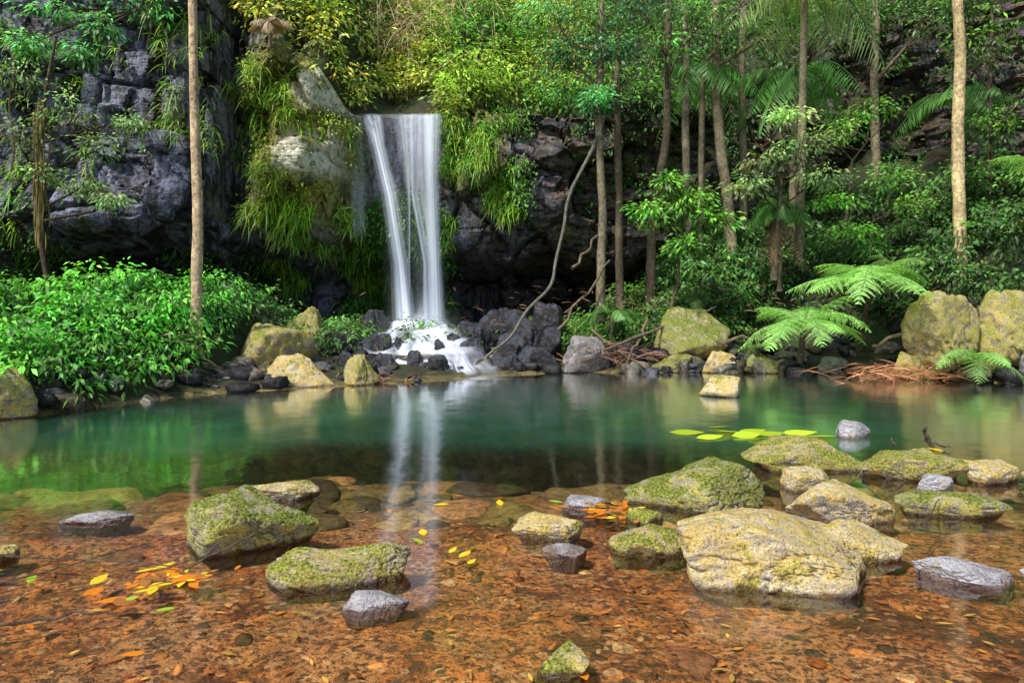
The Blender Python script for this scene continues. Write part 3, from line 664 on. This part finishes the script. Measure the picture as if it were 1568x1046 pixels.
tree('rainforest_tree', [(5.35, 20.2, 2), (5.2, 20.2, 5), (5.1, 20.2, 10.5)], .13, .1, [(5.4, 19.6, 10.1, 1.), (6.3, 19.6, 9.4, .9)], GB, MID*1.6, .14)
tree('rainforest_tree', [(6.7, 20.2, 2.4), (6.3, 20.2, 5), (6.05, 20.2, 8), (6, 20.2, 11.5)], .17, .12, [(6.9, 19.4, 10.6, 1.1), (8.2, 19.6, 9.9, 1.)], GB*1.2, MID*1.5, .14)
tree('rainforest_tree', [(3.1, 19.4, 1.4), (3.05, 19.4, 5), (3.0, 19.4, 9.5)], .12, .09, [(2.6, 19, 7.8, .8), (1.6, 19.2, 7.6, .7)], DB*1.3, MID*1.5, .14)
tree('rainforest_tree', [(7.3, 21.4, 3.2), (7.2, 21.4, 12)], .13, .1, [], GB, MID)
tree('rainforest_tree', [(11.5, 21.5, 4), (11.4, 21.5, 13)], .14, .1, [(10.5, 20.5, 10.5, 1.), (12.7, 20.5, 10.2, 1.3)], GB, MID*1.3, .14)
tree('understory_tree', [(4.0, 17.6, 1.1), (4.3, 17.5, 2.6), (4.4, 17.4, 4.6)], .05, .03, [(3.5, 17.2, 3.9, .55), (4.4, 17.1, 4.3, .6), (4.9, 17.0, 3.7, .5), (4.4, 17.0, 3.1, .4), (3.9, 17.2, 4.7, .35)], DB*1.5, GRN*1.3, .15, 14, 34)
tree('understory_tree', [(7.2, 18.4, 2.), (7.1, 18.2, 3.8), (7.2, 18, 5.5)], .06, .03, [(6.6, 17.5, 5.4, .65), (7.4, 17.3, 5.6, .7), (6.1, 17.6, 4.7, .5), (7.9, 17.4, 4.9, .6), (6.9, 17.3, 6.3, .5)], DB*1.5, np.array([.19, .37, .10]), .13, 14, 30)
tree('understory_tree', [(9.0, 18.8, 2.4), (9.1, 18.6, 3.8), (9.2, 18.4, 5.5)], .06, .03, [(8.6, 17.9, 4.3, .6), (9.6, 17.7, 4.8, .7), (10.3, 18, 4.2, .6), (9.1, 17.9, 3.5, .5), (8.7, 18, 6.2, .6), (9.6, 18.2, 6.9, .7)], DB*1.5, GRN*1.2, .13, 12, 26)
tree('understory_tree', [(13.0, 18.6, 3.), (12.9, 18.4, 6), (12.8, 18.2, 9.5)], .08, .04, [(12.4, 17.6, 6.3, .8), (13.5, 17.4, 7.4, .9), (12.2, 17.8, 8.4, .9), (13.4, 17.4, 5, .8), (11.9, 17.8, 5.1, .6), (13.3, 17.8, 9.2, .9), (12.0, 18.1, 9.7, .8)], DB*1.5, GRN*.9, .13, 14, 26)
tree('understory_tree', [(-10.5, 15.5, 1.2), (-10.6, 15.2, 5), (-10.0, 15, 7.5)], .07, .03, [(-10.4, 14.4, 6.6, .7), (-9.3, 14.4, 5.8, .65), (-8.7, 14.5, 5.0, .5), (-10.3, 14.3, 5.3, .6), (-9.1, 14.6, 4.2, .4), (-8.3, 14.7, 5.6, .3), (-8.5, 14.6, 3.9, .3), (-9.9, 14.4, 4.4, .4)], DB, np.array([.18, .36, .11]), .095, 14, 26)
tree('understory_tree', [(-9.6, 18., 9.5), (-9.2, 16.5, 8.7), (-8.5, 15.6, 8.4)], .06, .03, [(-9.4, 15.8, 9., .7), (-8.4, 15.6, 8.6, .6), (-10.6, 15.8, 8.5, .6), (-9.4, 15.6, 8.0, .4), (-9.8, 15.6, 7.4, .4), (-11.0, 15.6, 7.6, .5)], DB, BLU*1.6, .14, 12, 26)
def palm(name, base, top, r, nfr, L, col, droop=.55, dead=0):
    e = empty(name); T = Geo(); b_, t_ = np.array(base, float), np.array(top, float); s = np.linspace(0, 1, 24)[:, None]
    T.tube(b_+(t_-b_)*s, r*(1-.25*s[:, 0]), GB*1.3, 10, .06); T.obj('trunk', M_bark, e, True)
    F = Geo(); crown(F, t_, nfr, L, .7, droop*1.5, 34, L*.34, .035, col, pdroop=.8, swing=.8); F.obj('fronds', M_leaf, e)
    if dead:
        F = Geo()
        for i in range(dead):
            a = rng.uniform(0, 6.28); frond(F, t_-[0, 0, .2], (math.cos(a), math.sin(a), -.6), L*.6, 1.3, 24, L*.25, .04, np.array([.25, .17, .09]), pdroop=1.)
        F.obj('dead_fronds', M_dry, e)
palm('palm_tree', (8.0, 19, 2.7), (7.8, 18.2, 10.0), .12, 13, 3.0, np.array([.22, .37, .12]), .6)
palm('palm_tree', (8.4, 20.5, 3.2), (8.3, 20, 8.3), .12, 11, 2.4, MID*1.7, .7)
palm('palm_tree', (5.7, 20.8, 2.3), (5.7, 20.4, 8.6), .11, 10, 2.0, MID*1.6, .7)
palm('palm_tree', (7.2, 18.7, 2.3), (7.2, 18.5, 4.3), .12, 8, 1.3, MID*1.3, .7, 9)
palm('palm_tree', (12.8, 20, 3.8), (12.8, 19.6, 7.6), .1, 10, 2.0, MID*1.4, .6)
palm('palm_sapling', (2.6, 17.9, .7), (2.6, 17.8, 1.4), .05, 9, 1., MID*1.3, .5)
palm('palm_sapling', (-6.6, 18.6, 8.6), (-6.5, 18.4, 9.2), .05, 8, .8, np.array([.26, .24, .12]), .6)
def tfern(name, base, c, nfr, L, col, npin=20, a0=0, up=.75, droop=.72):
    e = empty(name); T = Geo(); T.tube(np.array([base, c], float), [.08, .06], DB, 8, .1); T.obj('stem', M_bark, e, True)
    F = Geo(); crown(F, c, nfr, L, up, droop, npin, L*.27, L*.013, col, 14, a0, pdroop=.12, swing=.45); F.obj('fronds', M_leaf, e)
FB = np.array([.23, .52, .10])
tfern('tree_fern', (6.8, 16.1, .3), (6.75, 15.8, 1.15), 15, 1.9, FB, 22, a0=.2, droop=.6)
tfern('tree_fern', (8.5, 16.6, 1.), (8.4, 15.9, 2.2), 16, 2.2, FB, 22, a0=.5)
tfern('fern', (9.7, 14.4, .3), (9.7, 14.25, .5), 11, 1.1, FB*.9, 18, .1)
tfern('fern', (11.6, 15.2, 2.6), (11.6, 14.6, 4.5), 9, 1.8, FB*.8, 16, .4)
tfern('fern', (5.9, 16.5, .5), (5.9, 16.4, .6), 7, .7, FB*.6, 14, .4)
tfern('fern', (9.6, 17.4, 1.8), (9.6, 17.3, 2.6), 8, 1.3, FB*.5, 16, .4)
tfern('fern', (4.9, 18.2, 1.4), (4.9, 18.1, 1.8), 8, 1.0, FB*.3, 16, .4)
V = Geo()
pts = np.array([(2.5, 18, 6.8), (1.95, 17.9, 5.4), (1.45, 17.8, 4.3), (1.25, 17.7, 3.5), (1.2, 17.6, 2.7), (.95, 17.4, 2.1), (.5, 17.2, 1.6), (0., 16.9, .9), (-.45, 16.6, .55), (-.8, 16.3, .1)])
s = np.linspace(0, 1, 60); q = np.linspace(0, 1, len(pts)); pp = np.stack([np.interp(s, q, pts[:, i]) for i in range(3)], 1)
for i in range(3): pp[:, i] = np.convolve(np.pad(pp[:, i], 3, 'edge'), np.ones(7)/7, 'valid')
pp[:, 0] += .05*np.sin(s*25); V.tube(pp, .05-.02*s, np.array([.18, .17, .14]), 8, .2); V.obj('liana', M_bark, None, True)
V = Geo()
for (x, y, z0_, z1_) in [(-9.9, 14.3, 6., 3.0), (-9.8, 14.4, 5.6, 3.3), (-9.98, 14.3, 5.4, 3.2), (-10.7, 14.6, 7, 4.5), (-8.5, 16, 9, 7.6)]:
    s = np.linspace(0, 1, 20); V.tube(np.stack([x+.05*np.sin(s*9+z0_), y+0*s, z0_+(z1_-z0_)*s], 1), .018, np.array([.20, .15, .07]), 5)
N = 260; zz = rng.uniform(3.2, 6., N); V.strips(np.stack([-9.9+rng.normal(0, .05, N), 14.3+rng.normal(0, .05, N), zz], 1), [0, 0, -1.], .4, .03, np.array([.26, .21, .07])*rng.uniform(.5, 1.3, (N, 1)), .1)
V.obj('hanging_vine', M_dry)
V = Geo()
for (a, b_) in [((1.6, 17.3, 2.6), (2.4, 18.2, 3.6)), ((1.2, 17.6, 1.0), (2.6, 17.8, 2.8)), ((2.2, 16.6, .5), (5.2, 17.5, 1.6)), ((5.0, 16.8, .7), (6.4, 16.3, .9)), ((-7.6, 12.9, .55), (-6.1, 12.9, .15)), ((-6.6, 15., 1.3), (-5.9, 14.3, .1)), ((2., 17.2, 1.), (3.2, 16.4, .15)), ((3.4, 17.4, 1.2), (2.7, 16.3, .1)), ((8.2, 15.5, .7), (9.3, 15.2, 1.3)), ((-9.2, 12.5, .5), (-7.2, 11.2, .2))]:
    a, b_ = np.array(a), np.array(b_); s = np.linspace(0, 1, 8)[:, None]; p = a+(b_-a)*s+rng.normal(0, .04, (8, 3)); V.tube(p, .045-.02*s[:, 0], DB*1.8, 7, .2)
V.obj('fallen_branches', M_bark, None, True)
def litter(name, c, r, n, col, L=.5):
    F = Geo(); c = np.array(c); p = c+rng.normal(0, 1, (n, 3))*np.array(r); p[:, 2] = np.maximum(p[:, 2], .03)
    d = rng.normal(0, 1, (n, 3)); d[:, 2] *= .25; d[:, 0] *= 1.6
    F.strips(p, d, L*rng.uniform(.4, 1.4, n), .022, col*rng.uniform(.3, 1.5, (n, 1)), .25, 4, strap=True); return F.obj(name, M_dry)
litter('dead_palm_fronds', (8.5, 14.95, .18), (.6, .3, .09), 400, np.array([.54, .24, .12]))
litter('dead_palm_fronds', (-6.75, 13.7, .5), (.25, .3, .32), 300, np.array([.60, .40, .27]))
litter('dead_palm_fronds', (2.6, 16.8, .45), (.6, .3, .12), 180, np.array([.30, .16, .10]))
litter('dead_palm_fronds', (-2.9, 14.6, .15), (.5, .3, .06), 60, np.array([.38, .18, .10]), .4)
litter('leaf_litter', (4, 18.4, 1.6), (2.5, .7, .3), 400, np.array([.30, .17, .10]), .25)

F = Geo()
def wleaf(x, y, L, col, z=.012, a=None, W=.4):
    a = rng.uniform(0, 6.28) if a is None else a
    F.strips([(x, y, z)], (math.cos(a), math.sin(a), .03), L, L*W, np.array(col), 0., 4, [(rng.normal(0, .12), rng.normal(0, .12), 1)])
Yl = (.82, .64, .04); Or = (.74, .24, .02); Gl = (.36, .56, .04)
for (px_, y, L, c) in [(-3.05, 4.3, .13, Gl), (-2.3, 4.05, .08, Gl), (-2.6, 3.7, .08, Or), (-.30, 4.85, .16, Yl), (-.44, 4.8, .12, Yl), (-.7, 5.3, .16, Yl), (-.65, 5.0, .13, Gl), (-.1, 5.9, .16, Yl), (.33, 6.05, .14, Gl),
        (-1.95, 3.95, .1, Gl), (2.7, 5.2, .12, Yl), (1.15, 3.65, .05, Yl), (-.3, 4.6, .1, Yl), (-.55, 5.95, .14, Yl), (-3.35, 4.5, .2, Gl), (-1.85, 3.45, .12, Or), (.35, 3.2, .12, Or), (.3, 3.28, .12, Yl), (-5.1, 6.7, .25, Yl), (5., 8.2, .25, Yl)]:
    wleaf(px_, y, L, c)
for i in range(40): wleaf(rng.normal(-2.25, .22), rng.normal(4.35, .12), rng.uniform(.05, .17), [Yl, Or, Yl, Or, (.40, .17, .05)][rng.integers(5)], rng.uniform(.01, .03))
for i in range(50): wleaf(rng.normal(.85, .17), rng.normal(5.72, .12), rng.uniform(.06, .15), [Yl, Or, Or, (.5, .2, .05)][rng.integers(4)], rng.uniform(.01, .05))
F.obj('fallen_leaves', M_waxy)
F = Geo()
for (x, y, L, a) in [(2.1, 9.1, .45, -.2), (2.35, 8.7, .4, .3), (2.55, 8.95, .35, .1), (2.75, 9.2, .4, -.5), (2.85, 8.85, .4, .15), (3.0, 9.05, .45, .35), (3.0, 8.7, .35, -.2), (3.2, 8.95, .4, .1), (3.55, 9.0, .5, .1), (3.8, 8.85, .4, -.15), (2.7, 9.45, .3, 0.)]:
    wleaf(x, y, L, np.array((.48, .64, .04))*rng.uniform(.8, 1.3), .02, a, .5)
F.obj('floating_leaves', M_waxy)
F = Geo()
N = 550; y = rng.uniform(2.7, 7, N); x = rng.uniform(-.85, .85, N)*y; z = terr(x, y)+.02
cs = np.array([(.75, .27, .06), (.78, .50, .12), (.16, .06, .02), (.5, .15, .04)])[rng.integers(0, 4, N)]
d = rng.normal(0, 1, (N, 3)); d[:, 2] = .05; F.strips(np.stack([x, y, z], 1), d, rng.uniform(.03, .10, N), rng.uniform(.012, .03, N), cs*rng.uniform(.5, 1.2, (N, 1)), 0., 3, np.array([0, 0, 1.]))
F.obj('submerged_leaves', M_dry)
V = Geo()
for (a, b_, r) in [((-3.5, 4.68, .04), (-2.0, 4.45, .05), .008), ((-3.3, 4.1, .02), (-2.6, 4.9, .05), .006), ((-2.1, 4.5, .04), (-1.65, 4.62, .26), .007), ((5.05, 8.15, -.05), (4.9, 8.15, .28), .03), ((4.7, 8.3, -.05), (4.62, 8.3, .09), .02), ((4.95, 8.2, .1), (5.2, 8.1, .02), .02), ((-3.0, 3.6, .015), (-2.3, 3.9, .04), .012), ((-3.4, 4.0, .02), (-2.9, 3.5, .02), .006), ((3.0, 5.0, .1), (3.5, 5.6, .15), .008), ((2.6, 4.4, .02), (3.2, 5.0, .1), .006)]:
    a, b_ = np.array(a), np.array(b_); s = np.linspace(0, 1, 10)[:, None]; p = a+(b_-a)*s+rng.normal(0, r*.6, (10, 3)); V.tube(p, r*(1-.5*s[:, 0]), DB*1.2, 6, .2)
V.obj('driftwood_twigs', M_bark, None, True)

# ------------------------------------------------------------ light & camera
el = R(52); az = math.atan2(-.66, -.74)
sd = Vector((math.sin(az)*math.cos(el), math.cos(az)*math.cos(el), math.sin(el)))
L = bpy.data.lights.new('sun', 'SUN'); L.energy = 5.0; L.angle = R(5); L.color = (1, .95, .86)
lo = bpy.data.objects.new('sun', L); scene.collection.objects.link(lo); lo.rotation_euler = sd.to_track_quat('Z', 'Y').to_euler()
w = bpy.data.worlds.new('World'); scene.world = w; w.use_nodes = True; nt = w.node_tree
bg = nt.nodes['Background']; sk = nt.nodes.new('ShaderNodeTexSky'); sk.sky_type = 'NISHITA'; sk.sun_disc = False
sk.sun_elevation = el; sk.sun_rotation = az; nt.links.new(sk.outputs[0], bg.inputs[0]); bg.inputs[1].default_value = .15
cam = bpy.data.cameras.new('camera'); cam.lens = 24; cam.sensor_width = 36; cam.shift_y = -66/1568; cam.clip_end = 600; cam.clip_start = .05
co = bpy.data.objects.new('camera', cam); scene.collection.objects.link(co); co.location = (0, 0, 1.8); co.rotation_euler = (R(90), 0, 0)
scene.camera = co
scene.view_settings.view_transform = 'Standard'
scene.view_settings.look = 'None'
